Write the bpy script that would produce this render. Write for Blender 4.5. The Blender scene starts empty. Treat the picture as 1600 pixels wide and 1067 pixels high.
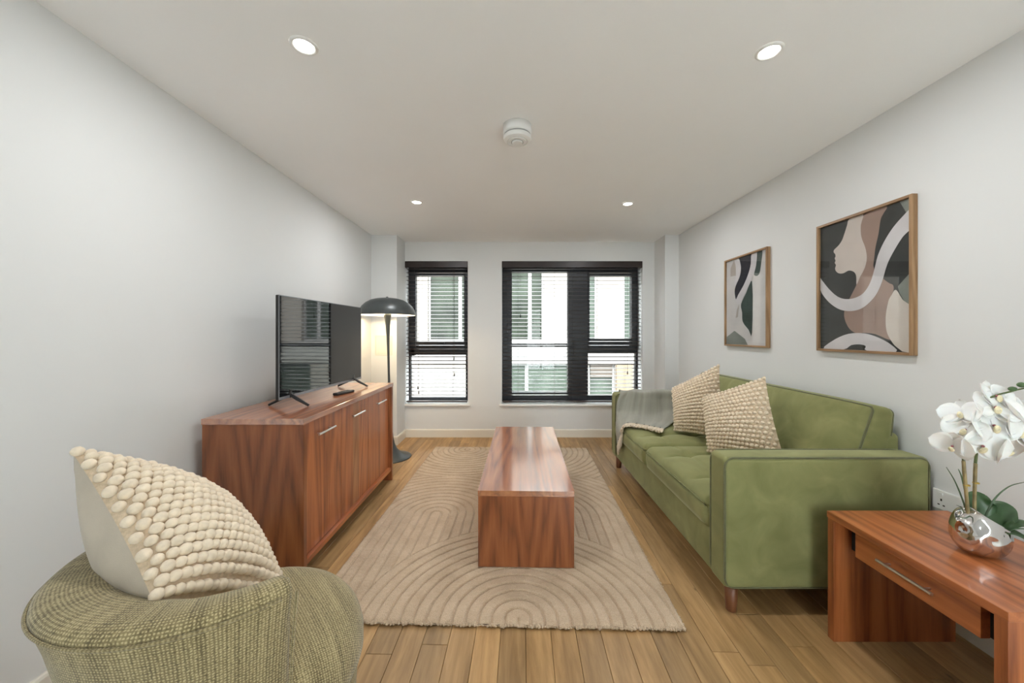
import bpy, bmesh, math, random
from mathutils import Matrix, Vector
random.seed(7)
PI = math.pi
S = bpy.context.scene
COL = S.collection

# ------------------------------------------------------------------ camera, world, sun, exposure
cam_d = bpy.data.cameras.new('camera'); cam = bpy.data.objects.new('camera', cam_d); COL.objects.link(cam)
cam.location = (0, 0, 1.285); cam.rotation_euler = (PI/2, 0, 0)
cam_d.sensor_width = 36; cam_d.lens = 575/1600*36
cam_d.shift_x = -2/1600; cam_d.shift_y = -12/1600; cam_d.clip_start = 0.02
S.camera = cam
world = bpy.data.worlds.new('world'); S.world = world; world.use_nodes = True
wb = world.node_tree.nodes['Background']
wb.inputs[0].default_value = (0.91, 0.955, 1.0, 1); wb.inputs[1].default_value = 8.0
sun_d = bpy.data.lights.new('sun', 'SUN'); sun_d.energy = 11.0; sun_d.angle = math.radians(2); sun_d.color = (1, .95, .88)
sun = bpy.data.objects.new('sun', sun_d); COL.objects.link(sun)
sun.rotation_euler = (math.radians(48), 0, math.radians(-12))      # shines onto the facade across the street
S.view_settings.view_transform = 'Standard'; S.view_settings.look = 'None'
S.view_settings.gamma = 1; S.view_settings.use_curve_mapping = False
S.view_settings.exposure = 0.64
S.cycles.use_denoising = True
S.cycles.max_bounces = 10; S.cycles.diffuse_bounces = 6; S.cycles.transparent_max_bounces = 24
DOWNLIGHT_W = 6.0
LAMP_W = 7.0

# ------------------------------------------------------------------ room measures (metres, camera at x=y=0)
WL, WR, H = -1.645, 1.917, 2.43
YP, YB, YR = 4.261, 4.58, -2.3        # pillar fronts, window wall, wall behind the camera
PL, PR = -1.349, 1.757                # inner faces of the two pillars
W1 = (-1.349, -.566, .41, 2.189)      # window openings x0 x1 z0 z1
W2 = (-.143, 1.608, .41, 2.189)

# ------------------------------------------------------------------ materials
MATS = {}
class NT:
    def __init__(s, name):
        s.m = bpy.data.materials.new(name); s.m.use_nodes = True
        s.t = s.m.node_tree; s.b = s.t.nodes['Principled BSDF']; s.out = s.t.nodes['Material Output']
    def n(s, typ, **kw):
        x = s.t.nodes.new(typ)
        for k, v in kw.items():
            if k in x.inputs: x.inputs[k].default_value = v
            else: setattr(x, k, v)
        return x
    def l(s, a, b): s.t.links.new(a, b)
    def coords(s, scale=(1, 1, 1), rnd=False, kind='Object'):
        tc = s.n('ShaderNodeTexCoord'); mp = s.n('ShaderNodeMapping'); mp.inputs['Scale'].default_value = scale
        src = tc.outputs[kind]
        if rnd:
            oi = s.n('ShaderNodeObjectInfo'); mu = s.n('ShaderNodeMath', operation='MULTIPLY'); mu.inputs[1].default_value = 37.
            s.l(oi.outputs['Random'], mu.inputs[0]); va = s.n('ShaderNodeVectorMath', operation='ADD')
            s.l(src, va.inputs[0]); s.l(mu.outputs[0], va.inputs[1]); src = va.outputs[0]; s.oi = oi
        s.l(src, mp.inputs['Vector']); return mp.outputs[0]
    def ramp(s, fac, stops):
        r = s.n('ShaderNodeValToRGB'); e = r.color_ramp.elements
        while len(e) < len(stops): e.new(.5)
        for q, (p, c) in zip(e, stops): q.position = p; q.color = (*c, 1)
        s.l(fac, r.inputs[0]); return r.outputs[0]
    def bump(s, h, strength, dist=.002, prev=None):
        b = s.n('ShaderNodeBump'); b.inputs['Strength'].default_value = strength; b.inputs['Distance'].default_value = dist
        s.l(h, b.inputs['Height'])
        if prev: s.l(prev, b.inputs['Normal'])
        s.l(b.outputs[0], s.b.inputs['Normal']); return b.outputs[0]
    def mix(s, fac, a, b, mode='MIX'):
        x = s.n('ShaderNodeMix', data_type='RGBA', blend_type=mode)
        if isinstance(fac, float): x.inputs[0].default_value = fac
        else: s.l(fac, x.inputs[0])
        for v, i in ((a, 6), (b, 7)):
            if isinstance(v, tuple): x.inputs[i].default_value = (*v, 1)
            else: s.l(v, x.inputs[i])
        return x.outputs[2]

def plain(name, col, rough=.5, metal=0., var=.06, vs=8., bump=0., bs=60., **kw):
    k = NT(name); c = k.coords()
    nz = k.n('ShaderNodeTexNoise', Scale=vs, Detail=4.); k.l(c, nz.inputs['Vector'])
    col = tuple(col)
    k.l(k.ramp(nz.outputs['Fac'], [(.3, tuple(x*(1-var) for x in col)), (.7, tuple(min(1, x*(1+var)) for x in col))]), k.b.inputs['Base Color'])
    k.b.inputs['Roughness'].default_value = rough; k.b.inputs['Metallic'].default_value = metal
    for a, v in kw.items(): k.b.inputs[a.replace('_', ' ')].default_value = v
    if bump:
        n2 = k.n('ShaderNodeTexNoise', Scale=bs, Detail=5.); k.l(c, n2.inputs['Vector']); k.bump(n2.outputs['Fac'], bump)
    MATS[name] = k.m; return k

def wood(name, axis, dark, mid, light, rough=.4, freq=1., coat=.0, cath=False, coat_ior=1.6):
    """veneer with long fibres and cathedral figure; axis = grain direction"""
    k = NT(name)
    sc = [9*freq]*3; sc[axis] = .55*freq
    c = k.coords(tuple(sc), rnd=True)
    big = k.n('ShaderNodeTexNoise', Scale=.55, Detail=2., Distortion=.6); k.l(c, big.inputs['Vector'])
    mul = k.n('ShaderNodeMath', operation='MULTIPLY'); mul.inputs[1].default_value = 14.; k.l(big.outputs['Fac'], mul.inputs[0])
    fr = k.n('ShaderNodeMath', operation='PINGPONG'); fr.inputs[1].default_value = 1.; k.l(mul.outputs[0], fr.inputs[0])
    if cath:        # crown-cut figure: nested arrowheads up the middle of the panel
        sp = k.n('ShaderNodeSeparateXYZ'); k.l(k.coords(), sp.inputs[0])
        ab = k.n('ShaderNodeMath', operation='PINGPONG'); ab.inputs[1].default_value = .17; k.l(sp.outputs[0], ab.inputs[0])
        a1 = k.n('ShaderNodeMath', operation='MULTIPLY'); a1.inputs[1].default_value = 26.; k.l(ab.outputs[0], a1.inputs[0])
        a2 = k.n('ShaderNodeMath', operation='MULTIPLY_ADD'); a2.inputs[1].default_value = -4.2; k.l(sp.outputs[2], a2.inputs[0]); k.l(a1.outputs[0], a2.inputs[2])
        a3 = k.n('ShaderNodeMath', operation='MULTIPLY_ADD'); a3.inputs[1].default_value = 5.; k.l(big.outputs['Fac'], a3.inputs[0]); k.l(a2.outputs[0], a3.inputs[2])
        k.l(a3.outputs[0], fr.inputs[0])
    fine = k.n('ShaderNodeTexNoise', Scale=5., Detail=7., Roughness=.65); k.l(c, fine.inputs['Vector'])
    ad = k.n('ShaderNodeMath', operation='MULTIPLY_ADD'); ad.inputs[1].default_value = .36; k.l(fr.outputs[0], ad.inputs[0])
    m2 = k.n('ShaderNodeMath', operation='MULTIPLY'); m2.inputs[1].default_value = .75; k.l(fine.outputs['Fac'], m2.inputs[0]); k.l(m2.outputs[0], ad.inputs[2])
    k.l(k.ramp(ad.outputs[0], [(.28, dark), (.52, mid), (.8, light)]), k.b.inputs['Base Color'])
    k.b.inputs['Roughness'].default_value = rough
    k.b.inputs['Coat Weight'].default_value = coat; k.b.inputs['Coat Roughness'].default_value = .12; k.b.inputs['Coat IOR'].default_value = coat_ior
    k.bump(fine.outputs['Fac'], .08, .001)
    MATS[name] = k.m

WD = ((.20, .052, .015), (.38, .112, .032), (.52, .172, .054))
for i, a in enumerate('xyz'):
    wood('veneer_'+a, i, *WD, coat=.5, coat_ior=1.45)
wood('veneer_top', 1, *WD, coat=1., coat_ior=3.2)
wood('veneer_crown_shaded', 2, *[tuple(q*.66 for q in c) for c in WD], coat=.5, cath=True)  # darker copy of the veneer: shade of the end panels put into its colour
wood('veneer_pale', 2, (.24, .085, .03), (.34, .135, .05), (.42, .18, .075), freq=1.6, coat=.3)
wood('oak_frame', 2, (.21, .115, .05), (.31, .18, .085), (.40, .245, .125), freq=2.)
wood('oak_frame_y', 1, (.21, .115, .05), (.31, .18, .085), (.40, .245, .125), freq=2.)
wood('sofa_leg', 2, (.10, .035, .015), (.16, .06, .025), (.2, .08, .035), freq=2.)

def floor_mat():
    k = NT('floor_plank'); c = k.coords((7, .7, 7), rnd=True)
    fine = k.n('ShaderNodeTexNoise', Scale=4., Detail=8., Roughness=.62, Distortion=.3); k.l(c, fine.inputs['Vector'])
    c2 = k.coords((5, .9, 5), rnd=True)
    big = k.n('ShaderNodeTexNoise', Scale=1.3, Detail=3.); k.l(c2, big.inputs['Vector'])
    base = k.ramp(fine.outputs['Fac'], [(.3, (.28, .162, .062)), (.55, (.44, .272, .120)), (.75, (.55, .36, .175))])
    tone = k.ramp(big.outputs['Fac'], [(.3, (.75, .74, .72)), (.7, (1.1, 1.08, 1.05))])
    col = k.mix(1., base, tone, 'MULTIPLY')
    rt = k.ramp(k.oi.outputs['Random'], [(0., (.80, .80, .80)), (.5, (1., .98, .95)), (1., (1.18, 1.15, 1.08))])
    col = k.mix(1., col, rt, 'MULTIPLY')
    vo = k.n('ShaderNodeTexVoronoi', Scale=1.6); k.l(k.coords((3.2, 1.6, 1), rnd=True), vo.inputs['Vector'])
    knot = k.ramp(vo.outputs['Distance'], [(.012, (.3, .25, .2)), (.05, (1, 1, 1))])
    k.l(k.mix(.8, col, knot, 'MULTIPLY'), k.b.inputs['Base Color'])
    k.b.inputs['Roughness'].default_value = .42
    k.bump(fine.outputs['Fac'], .12, .001); MATS['floor_plank'] = k.m
floor_mat()

plain('wall_paint', (.725, .735, .73), .85, var=.012, vs=1.5, bump=.03, bs=220)
plain('ceiling_paint', (.91, .915, .91), .9, var=.012, vs=1.5, bump=.03, bs=220)
plain('trim_paint', (.76, .72, .63), .45, var=.01)
plain('sill_paint', (.84, .84, .83), .4, var=.01)
plain('pale_bounce', (.60, .595, .58), .5, var=.03)  # for the unseen floor added as a daylight bouncer
plain('subfloor', (.05, .035, .02), .9)
plain('frame_metal', (.022, .024, .03), .38, var=.1)
plain('blind_wood', (.035, .022, .018), .30, var=.2, vs=20, Coat_Weight=.4)
plain('valance_wood', (.020, .011, .009), .35, var=.2, vs=12)
plain('cord', (.05, .04, .035), .8)
plain('chrome', (.78, .78, .79), .14, 1.)
plain('steel', (.70, .69, .67), .28, 1.)
plain('black_plastic', (.012, .012, .013), .38)
plain('bezel', (.25, .26, .28), .3, .6)
plain('grey_button', (.12, .12, .125), .5)
plain('white_plastic', (.80, .80, .78), .38, var=.01)
plain('grey_plastic', (.35, .35, .34), .5)
plain('lamp_metal', (.060, .068, .068), .36, .25, var=.08, vs=25)
plain('rubber', (.02, .02, .02), .8)
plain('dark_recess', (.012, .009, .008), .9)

def screen():
    k = NT('screen'); c = k.coords()
    nz = k.n('ShaderNodeTexNoise', Scale=3.); k.l(c, nz.inputs['Vector'])
    k.l(k.ramp(nz.outputs['Fac'], [(0, (.006, .007, .008)), (1, (.009, .010, .011))]), k.b.inputs['Base Color'])
    k.b.inputs['Roughness'].default_value = .03; k.b.inputs['Specular IOR Level'].default_value = .5
    k.b.inputs['IOR'].default_value = 1.6; MATS['screen'] = k.m
screen()

def thin_glass(name, tint, ior=1.5, rough=.0, body=0., bodycol=(.1, .15, .13)):
    k = NT(name); k.t.nodes.remove(k.b)
    tr = k.n('ShaderNodeBsdfTransparent'); tr.inputs[0].default_value = (*tint, 1)
    gl = k.n('ShaderNodeBsdfGlossy'); gl.inputs['Roughness'].default_value = rough
    fr = k.n('ShaderNodeFresnel'); fr.inputs['IOR'].default_value = ior
    mx = k.n('ShaderNodeMixShader'); 
    ge = k.n('ShaderNodeNewGeometry'); su = k.n('ShaderNodeMath', operation='SUBTRACT'); su.inputs[0].default_value = 1.; k.l(ge.outputs['Backfacing'], su.inputs[1])
    mu = k.n('ShaderNodeMath', operation='MULTIPLY'); k.l(fr.outputs[0], mu.inputs[0]); k.l(su.outputs[0], mu.inputs[1])
    k.l(mu.outputs[0], mx.inputs[0]); k.l(tr.outputs[0], mx.inputs[1]); k.l(gl.outputs[0], mx.inputs[2])
    k.l(mx.outputs[0], k.out.inputs['Surface']); MATS[name] = k.m
thin_glass('window_glass', (.97, .99, .98), 1.35)
thin_glass('picture_glass', (.99, .99, .99), 1.48)

def velvet():
    k = NT('velvet'); c = k.coords()
    n1 = k.n('ShaderNodeTexNoise', Scale=7., Detail=5., Distortion=.8); k.l(c, n1.inputs['Vector'])
    n2 = k.n('ShaderNodeTexNoise', Scale=420., Detail=2.); k.l(c, n2.inputs['Vector'])
    a = k.ramp(n1.outputs['Fac'], [(.3, (.190, .195, .076)), (.55, (.238, .242, .100)), (.75, (.290, .290, .128))])
    k.l(a, k.b.inputs['Base Color']); k.b.inputs['Roughness'].default_value = .75
    k.b.inputs['Sheen Weight'].default_value = .55; k.b.inputs['Sheen Roughness'].default_value = .35
    k.b.inputs['Sheen Tint'].default_value = (.78, .78, .55, 1)
    k.b.inputs['Specular IOR Level'].default_value = .2
    k.bump(n2.outputs['Fac'], .15, .001); MATS['velvet'] = k.m
    plain('velvet_piping', (.115, .120, .048), .7, var=.15, vs=40, Sheen_Weight=.3)
velvet()

def weave(name, c0, c1, c2, scale=150., stripe=70.):
    k = NT(name); c = k.coords(kind='UV')
    w1 = k.n('ShaderNodeTexWave', Scale=scale*.32, Distortion=2.5, Detail=2., bands_direction='X'); k.l(c, w1.inputs['Vector']); w1.inputs['Detail Scale'].default_value = 3.
    w2 = k.n('ShaderNodeTexWave', Scale=scale*.32, Distortion=2.5, Detail=2., bands_direction='Y'); k.l(c, w2.inputs['Vector']); w2.inputs['Detail Scale'].default_value = 3.
    mu = k.n('ShaderNodeMath', operation='MULTIPLY'); k.l(w1.outputs['Fac'], mu.inputs[0]); k.l(w2.outputs['Fac'], mu.inputs[1])
    nz = k.n('ShaderNodeTexNoise', Scale=scale*1.1, Detail=3.); k.l(c, nz.inputs['Vector'])
    st = k.n('ShaderNodeTexNoise', Scale=1., Detail=4.); k.l(k.coords((stripe, stripe*.05, 1), kind='UV'), st.inputs['Vector'])
    ad = k.n('ShaderNodeMath', operation='MULTIPLY_ADD'); ad.inputs[1].default_value = .34; k.l(mu.outputs[0], ad.inputs[0])
    a2 = k.n('ShaderNodeMath', operation='MULTIPLY_ADD'); a2.inputs[1].default_value = .42; k.l(nz.outputs['Fac'], a2.inputs[0])
    a3 = k.n('ShaderNodeMath', operation='MULTIPLY'); a3.inputs[1].default_value = .40; k.l(st.outputs['Fac'], a3.inputs[0])
    k.l(a3.outputs[0], a2.inputs[2]); k.l(a2.outputs[0], ad.inputs[2])
    k.l(k.ramp(ad.outputs[0], [(.33, c0), (.5, c1), (.68, c2)]), k.b.inputs['Base Color'])
    k.b.inputs['Roughness'].default_value = .9; k.b.inputs['Sheen Weight'].default_value = .25
    k.bump(ad.outputs[0], .5, .003); MATS[name] = k.m
weave('boucle', (.118, .090, .038), (.285, .230, .108), (.52, .432, .240))
weave('throw_weave', (.22, .215, .175), (.34, .335, .28), (.47, .46, .39), 420., 30.)
plain('knit', (.78, .665, .51), .9, var=.10, vs=60, bump=.35, bs=260, Sheen_Weight=.3)
plain('knit_base', (.60, .475, .335), .95, var=.15, vs=90, bump=.5, bs=300)
plain('linen', (.53, .46, .37), .9, var=.07, vs=14, bump=.25, bs=420, Sheen_Weight=.2)
plain('fringe', (.70, .60, .47), .95, var=.12, vs=80, bump=.4, bs=250)
plain('stitch', (.02, .025, .03), .9)

def rug():
    k = NT('rug_pile'); c = k.coords()
    n1 = k.n('ShaderNodeTexNoise', Scale=9., Detail=5., Roughness=.6); k.l(c, n1.inputs['Vector'])
    n2 = k.n('ShaderNodeTexNoise', Scale=330., Detail=3.); k.l(c, n2.inputs['Vector'])
    a = k.ramp(n1.outputs['Fac'], [(.3, (.53, .40, .275)), (.7, (.66, .52, .375))])
    b = k.ramp(n2.outputs['Fac'], [(.3, (.72, .70, .68)), (.65, (1.08, 1.08, 1.08))])
    k.l(k.mix(1., a, b, 'MULTIPLY'), k.b.inputs['Base Color']); k.b.inputs['Roughness'].default_value = .95
    k.b.inputs['Sheen Weight'].default_value = .2; k.b.inputs['Specular IOR Level'].default_value = .1
    k.bump(n2.outputs['Fac'], .6, .004); MATS['rug_pile'] = k.m
rug()

def vase_mat():
    k = NT('hammered_silver'); c = k.coords()
    k.b.inputs['Base Color'].default_value = (.72, .70, .69, 1); k.b.inputs['Metallic'].default_value = 1.; k.b.inputs['Roughness'].default_value = .07
    vo = k.n('ShaderNodeTexVoronoi', Scale=27., feature='SMOOTH_F1'); vo.inputs['Smoothness'].default_value = .35; k.l(c, vo.inputs['Vector'])
    k.bump(vo.outputs['Distance'], .8, .010); MATS['hammered_silver'] = k.m
vase_mat()
plain('petal', (.93, .92, .89), .55, var=.02, vs=30, Subsurface_Weight=.15)
plain('petal_lip', (.80, .72, .48), .5, var=.25, vs=90)
plain('petal_centre', (.35, .10, .12), .6, var=.4, vs=120)
plain('leaf', (.055, .115, .045), .38, var=.3, vs=18)
plain('grass_leaf', (.07, .12, .06), .45, var=.3, vs=18)
plain('stem', (.26, .20, .09), .55, var=.4, vs=22)
plain('green_stem', (.10, .13, .045), .5, var=.3, vs=30)
plain('bud', (.07, .13, .045), .45, var=.3, vs=60)
plain('gold_clip', (.65, .45, .10), .3, .8)
plain('moss', (.05, .07, .03), .95, var=.4, vs=60, bump=.6, bs=90)
def printed(name, col, var=.12): plain(name, col, .6, var=var, vs=6)
for nm, c, v in [('print_black', (.018, .021, .019), .5), ('print_brown', (.30, .205, .165), .12), ('print_face', (.56, .50, .455), .05),
              ('print_sage', (.20, .22, .195), .15), ('print_cream', (.60, .555, .50), .05), ('print_white', (.60, .585, .595), .10),
              ('print_pale', (.56, .55, .54), .07), ('print_ink', (.014, .014, .022), .3), ('print_green', (.035, .06, .05), .35),
              ('print_beige', (.40, .36, .32), .1)]: printed(nm, c, v)
# outside
def facade():
    k = NT('facade_brick'); c = k.coords((1, 1, 1))
    sep = k.n('ShaderNodeSeparateXYZ'); k.l(c, sep.inputs[0]); cmb = k.n('ShaderNodeCombineXYZ'); k.l(sep.outputs[0], cmb.inputs[0]); k.l(sep.outputs[2], cmb.inputs[1])
    br = k.n('ShaderNodeTexBrick', Scale=4.6); k.l(cmb.outputs[0], br.inputs['Vector'])
    br.inputs['Color1'].default_value = (.140, .124, .108, 1); br.inputs['Color2'].default_value = (.154, .139, .123, 1); br.inputs['Mortar'].default_value = (.122, .110, .098, 1)
    br.inputs['Mortar Size'].default_value = .012
    k.l(br.outputs['Color'], k.b.inputs['Base Color']); k.b.inputs['Roughness'].default_value = .9; MATS['facade_brick'] = k.m
facade()
plain('facade_band', (.165, .157, .147), .8, var=.03)
plain('facade_beige', (.10, .073, .048), .85, var=.06)
plain('outside_frame', (.165, .16, .157), .5)
plain('outside_glass', (.013, .017, .012), .3, var=.55, vs=1.3, Specular_IOR_Level=.15)
plain('outside_glass_green', (.028, .036, .029), .35, var=.3, vs=1.6, Specular_IOR_Level=.15)
plain('louvre', (.05, .039, .03), .6, var=.1)
plain('bounce_paving', (.46, .46, .46), .9)  # unseen street surface, made pale to throw daylight up through the windows
def emit(name, col, st):
    k = NT(name); k.b.inputs['Base Color'].default_value = (.8, .8, .8, 1)
    k.b.inputs['Emission Color'].default_value = (*col, 1); k.b.inputs['Emission Strength'].default_value = st; MATS[name] = k.m
emit('led', (1, .95, .86), 9.0)
emit('bulb', (1, .80, .52), 12.0)

# ------------------------------------------------------------------ object helpers
def root_matrix(o):
    M = Matrix.Identity(4)
    while o is not None:
        M = o.matrix_basis @ M; o = o.parent
    return M
def put(name, VF, mat, parent=None, smooth=False, local=False, uv=None, kind=None, label=None):
    V, F = VF[0], VF[1]
    if parent is not None and not local:
        Mi = root_matrix(parent).inverted(); V = [Mi @ Vector(v) for v in V]
    me = bpy.data.meshes.new(name); me.from_pydata([tuple(v) for v in V], [], F)
    mats = mat if isinstance(mat, (list, tuple)) else [mat]
    for m in mats: me.materials.append(MATS[m])
    if len(VF) > 2 and VF[2]: me.polygons.foreach_set('material_index', VF[2])
    if smooth: me.polygons.foreach_set('use_smooth', [True]*len(F))
    if uv:
        ul = me.uv_layers.new(name='UVMap')
        for lp in me.loops: ul.data[lp.index].uv = uv[lp.vertex_index]
    me.update()
    o = bpy.data.objects.new(name, me); COL.objects.link(o)
    if parent is not None: o.parent = parent
    if kind: o['kind'] = kind
    if label: o['label'] = label
    return o
def tag(o, label, cat, group=None):
    o['label'] = label; o['category'] = cat
    if group: o['group'] = group
    return o
def thing(name, label, cat, loc=(0, 0, 0), rz=0., group=None):
    o = bpy.data.objects.new(name, None); COL.objects.link(o); o.empty_display_size = .05
    o.location = loc; o.rotation_euler = (0, 0, rz)
    return tag(o, label, cat, group)
def struct(name, VF, mat, smooth=False):
    return put(name, VF, mat, smooth=smooth, kind='structure')
def copy_tree(o, parent=None):
    c = o.copy(); COL.objects.link(c); c.parent = parent
    for ch in list(o.children): copy_tree(ch, c)
    return c

# ------------------------------------------------------------------ shape helpers: each returns (verts, faces)
def box(x0, x1, y0, y1, z0, z1):
    V = [(x, y, z) for x in (x0, x1) for y in (y0, y1) for z in (z0, z1)]
    return V, [(0, 1, 3, 2), (4, 6, 7, 5), (0, 4, 5, 1), (2, 3, 7, 6), (0, 2, 6, 4), (1, 5, 7, 3)]
def bm_out(bm):
    bm.verts.index_update(); r = ([v.co.copy() for v in bm.verts], [tuple(v.index for v in f.verts) for f in bm.faces]); bm.free(); return r
def bbox(x0, x1, y0, y1, z0, z1, r=.002, seg=2):
    V, F = box(x0, x1, y0, y1, z0, z1); bm = bmesh.new(); vs = [bm.verts.new(v) for v in V]
    for f in F: bm.faces.new([vs[i] for i in f])
    bmesh.ops.bevel(bm, geom=bm.edges[:], offset=r, segments=seg, affect='EDGES', profile=.5)
    return bm_out(bm)
def join(*parts):
    V, F = [], []
    for p in parts:
        o = len(V); V += list(p[0]); F += [tuple(i+o for i in f) for f in p[1]]
    return V, F
def rings(R, close_u=True, cap=True):
    """skin a list of equal-length point rings"""
    n = len(R[0]); V = [p for r in R for p in r]; F = []
    for i in range(len(R)-1):
        for j in range(n if close_u else n-1):
            k = (j+1) % n; F.append((i*n+j, i*n+k, (i+1)*n+k, (i+1)*n+j))
    if cap and close_u:
        F.append(tuple(range(n-1, -1, -1))); F.append(tuple((len(R)-1)*n+j for j in range(n)))
    return V, F
def lathe(prof, cx=0, cy=0, n=40, lean=(0, 0), cap=True, a0=0.):
    return rings([[(cx+lean[0]*z+r*math.cos(a0+2*PI*j/n), cy+lean[1]*z+r*math.sin(a0+2*PI*j/n), z) for j in range(n)] for r, z in prof], True, cap)
def tube(P, r, n=8, closed=False):
    P = [Vector(p) for p in P]; R = []; m = len(P); rr = r if isinstance(r, (list, tuple)) else [r]*m
    prev = None
    for i in range(m):
        if closed: t = P[(i+1) % m]-P[i-1]
        else: t = P[min(i+1, m-1)]-P[max(i-1, 0)]
        t.normalize()
        if prev is None:
            a = Vector((0, 0, 1)) if abs(t.z) < .9 else Vector((1, 0, 0)); u = t.cross(a).normalized()
        else: u = (prev-t*prev.dot(t)).normalized()
        prev = u; w = t.cross(u)
        R.append([P[i]+(u*math.cos(2*PI*j/n)+w*math.sin(2*PI*j/n))*rr[i] for j in range(n)])
    if closed: R.append(R[0]); return rings(R, True, False)
    return rings(R, True, True)
def spline(P, k=8, closed=False):
    P = [Vector(p) for p in P]; n = len(P); out = []
    for i in range(n if closed else n-1):
        if closed: a, b, c, d = P[i-1], P[i], P[(i+1) % n], P[(i+2) % n]
        else: a, b, c, d = P[max(i-1, 0)], P[i], P[i+1], P[min(i+2, n-1)]
        for s in range(k):
            t = s/k
            out.append(.5*((2*b)+(c-a)*t+(2*a-5*b+4*c-d)*t*t+(3*b-a-3*c+d)*t**3))
    if not closed: out.append(P[-1])
    return out
def rrect(a0, a1, b0, b1, r, k=5):
    out = []
    for (ca, cb, s) in ((a1-r, b1-r, 0), (a0+r, b1-r, 1), (a0+r, b0+r, 2), (a1-r, b0+r, 3)):
        for j in range(k+1):
            t = (s+j/k)*PI/2; out.append((ca+r*math.cos(t), cb+r*math.sin(t)))
    return out
def rcube(hx, hy, hz, r, n=(8, 8, 4), m=4, puff=(0, 0, 0)):
    """rounded, optionally puffed box, centred on the origin, one welded grid"""
    h = (hx, hy, hz); ax = []
    for a in range(3):
        e = [r*math.tan(PI/4*j/m) for j in range(1, m+1)]; i = h[a]-r
        ax.append([-i-x for x in reversed(e)]+[-i+2*i*j/n[a] for j in range(n[a]+1)]+[i+x for x in e])
    idx = {}; V = []
    def vert(i, j, k):
        if (i, j, k) in idx: return idx[(i, j, k)]
        p = (ax[0][i], ax[1][j], ax[2][k]); q = [max(-(h[a]-r), min(h[a]-r, p[a])) for a in range(3)]
        d = Vector([p[a]-q[a] for a in range(3)]); d = d.normalized()*r if d.length > 1e-9 else d
        w = [q[a]+d[a] for a in range(3)]; s = [w[a]/h[a] for a in range(3)]
        for a in range(3):
            b, c = (a+1) % 3, (a+2) % 3
            w[a] += puff[a]*s[a]*(1-min(1, s[b]**2))*(1-min(1, s[c]**2))
        idx[(i, j, k)] = len(V); V.append(Vector(w)); return idx[(i, j, k)]
    F = []; N = [len(x)-1 for x in ax]
    for a in range(3):
        b, c = (a+1) % 3, (a+2) % 3
        for side in (0, N[a]):
            for i in range(N[b]):
                for j in range(N[c]):
                    q = []
                    for di, dj in ((0, 0), (1, 0), (1, 1), (0, 1)):
                        t = [0, 0, 0]; t[a] = side; t[b] = i+di; t[c] = j+dj; q.append(vert(*t))
                    F.append(tuple(q) if side else tuple(reversed(q)))
    return V, F
def move(VF, M): return [M @ Vector(v) for v in VF[0]], VF[1]
def shift(VF, x, y, z): return [Vector(v)+Vector((x, y, z)) for v in VF[0]], VF[1]
def ico(sub=1):
    bm = bmesh.new(); bmesh.ops.create_icosphere(bm, subdivisions=sub, radius=1); return bm_out(bm)
ICO1, ICO2 = ico(1), ico(2)

# ================================================================== THE ROOM
def clip(poly, axis, lim, sgn):
    out = []
    for i in range(len(poly)):
        a, b = poly[i-1], poly[i]; ia, ib = sgn*(a[axis]-lim) <= 0, sgn*(b[axis]-lim) <= 0
        if ia != ib:
            t = (lim-a[axis])/(b[axis]-a[axis]); out.append(tuple(a[k]+(b[k]-a[k])*t for k in range(2)))
        if ib: out.append(b)
    return out
floor = struct('floor', box(WL, WR, YR, YB+.0, -.12, -.010), 'subfloor')
ROT = math.radians(-1.5); cr, sr = math.cos(ROT), math.sin(ROT)
def prism(poly, z0, z1, ch=.0012):
    cx = sum(p[0] for p in poly)/len(poly); cy = sum(p[1] for p in poly)/len(poly)
    def inset(p, d):
        return (p[0]+(d if p[0] < cx else -d), p[1]+(d if p[1] < cy else -d))
    R = [[(*p, z0) for p in poly], [(*p, z1-ch) for p in poly], [(*inset(p, ch), z1) for p in poly]]
    return rings(R)
PW = .1075
for i in range(-22, 24):
    x0 = .012+i*PW; y = -.35-random.random()*1.0
    while y < YB:
        ln = 1.22; g = .0007
        poly = [(x0+g, y+g), (x0+PW-g, y+g), (x0+PW-g, y+ln-g), (x0+g, y+ln-g)]
        poly = [(px*cr-py*sr, px*sr+py*cr) for px, py in poly]
        for a, lm, sg in ((0, WL, -1), (0, WR, 1), (1, YB, 1), (1, .5, -1)): poly = clip(poly, a, lm, sg) if len(poly) > 2 else []
        if len(poly) > 2 and max(p[0] for p in poly)-min(p[0] for p in poly) > .012 and max(p[1] for p in poly)-min(p[1] for p in poly) > .04:
            put('plank', prism(poly, -.010, 0), 'floor_plank', floor)
        y += ln
# behind the camera: one pale sheet, added to bounce daylight onto the ceiling
put('floor_bounce', box(WL, WR, YR, .5, -.01, 0), 'pale_bounce', floor, label='unseen pale floor added to bounce daylight')
T = .16
struct('wall_left', box(WL-T, WL, YR-T, YB+.33, -.12, H+.2), 'wall_paint')
struct('wall_right', box(WR, WR+T, YR-T, YB+.33, -.12, H+.2), 'wall_paint')
W3 = (.38, 1.42, .04, 2.15)           # unseen glazed opening, added behind the camera to let in fill daylight
struct('wall_rear', join(box(WL, W3[0], YR-T, YR, -.12, H+.2), box(W3[1], WR, YR-T, YR, -.12, H+.2), box(W3[0], W3[1], YR-T, YR, -.12, W3[2]), box(W3[0], W3[1], YR-T, YR, W3[3], H+.2)), 'wall_paint')
struct('ceiling', box(WL, WR, YR, YB+.33, H, H+.2), 'ceiling_paint')
YO = YB+.33
wb_ = join(box(WL, WR, YB, YO, -.12, W1[2]), box(WL, WR, YB, YO, W1[3], H), box(WL, W1[0], YB, YO, W1[2], W1[3]),
           box(W1[1], W2[0], YB, YO, W1[2], W1[3]), box(W2[1], WR, YB, YO, W1[2], W1[3]))
struct('wall_back', wb_, 'wall_paint')
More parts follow.
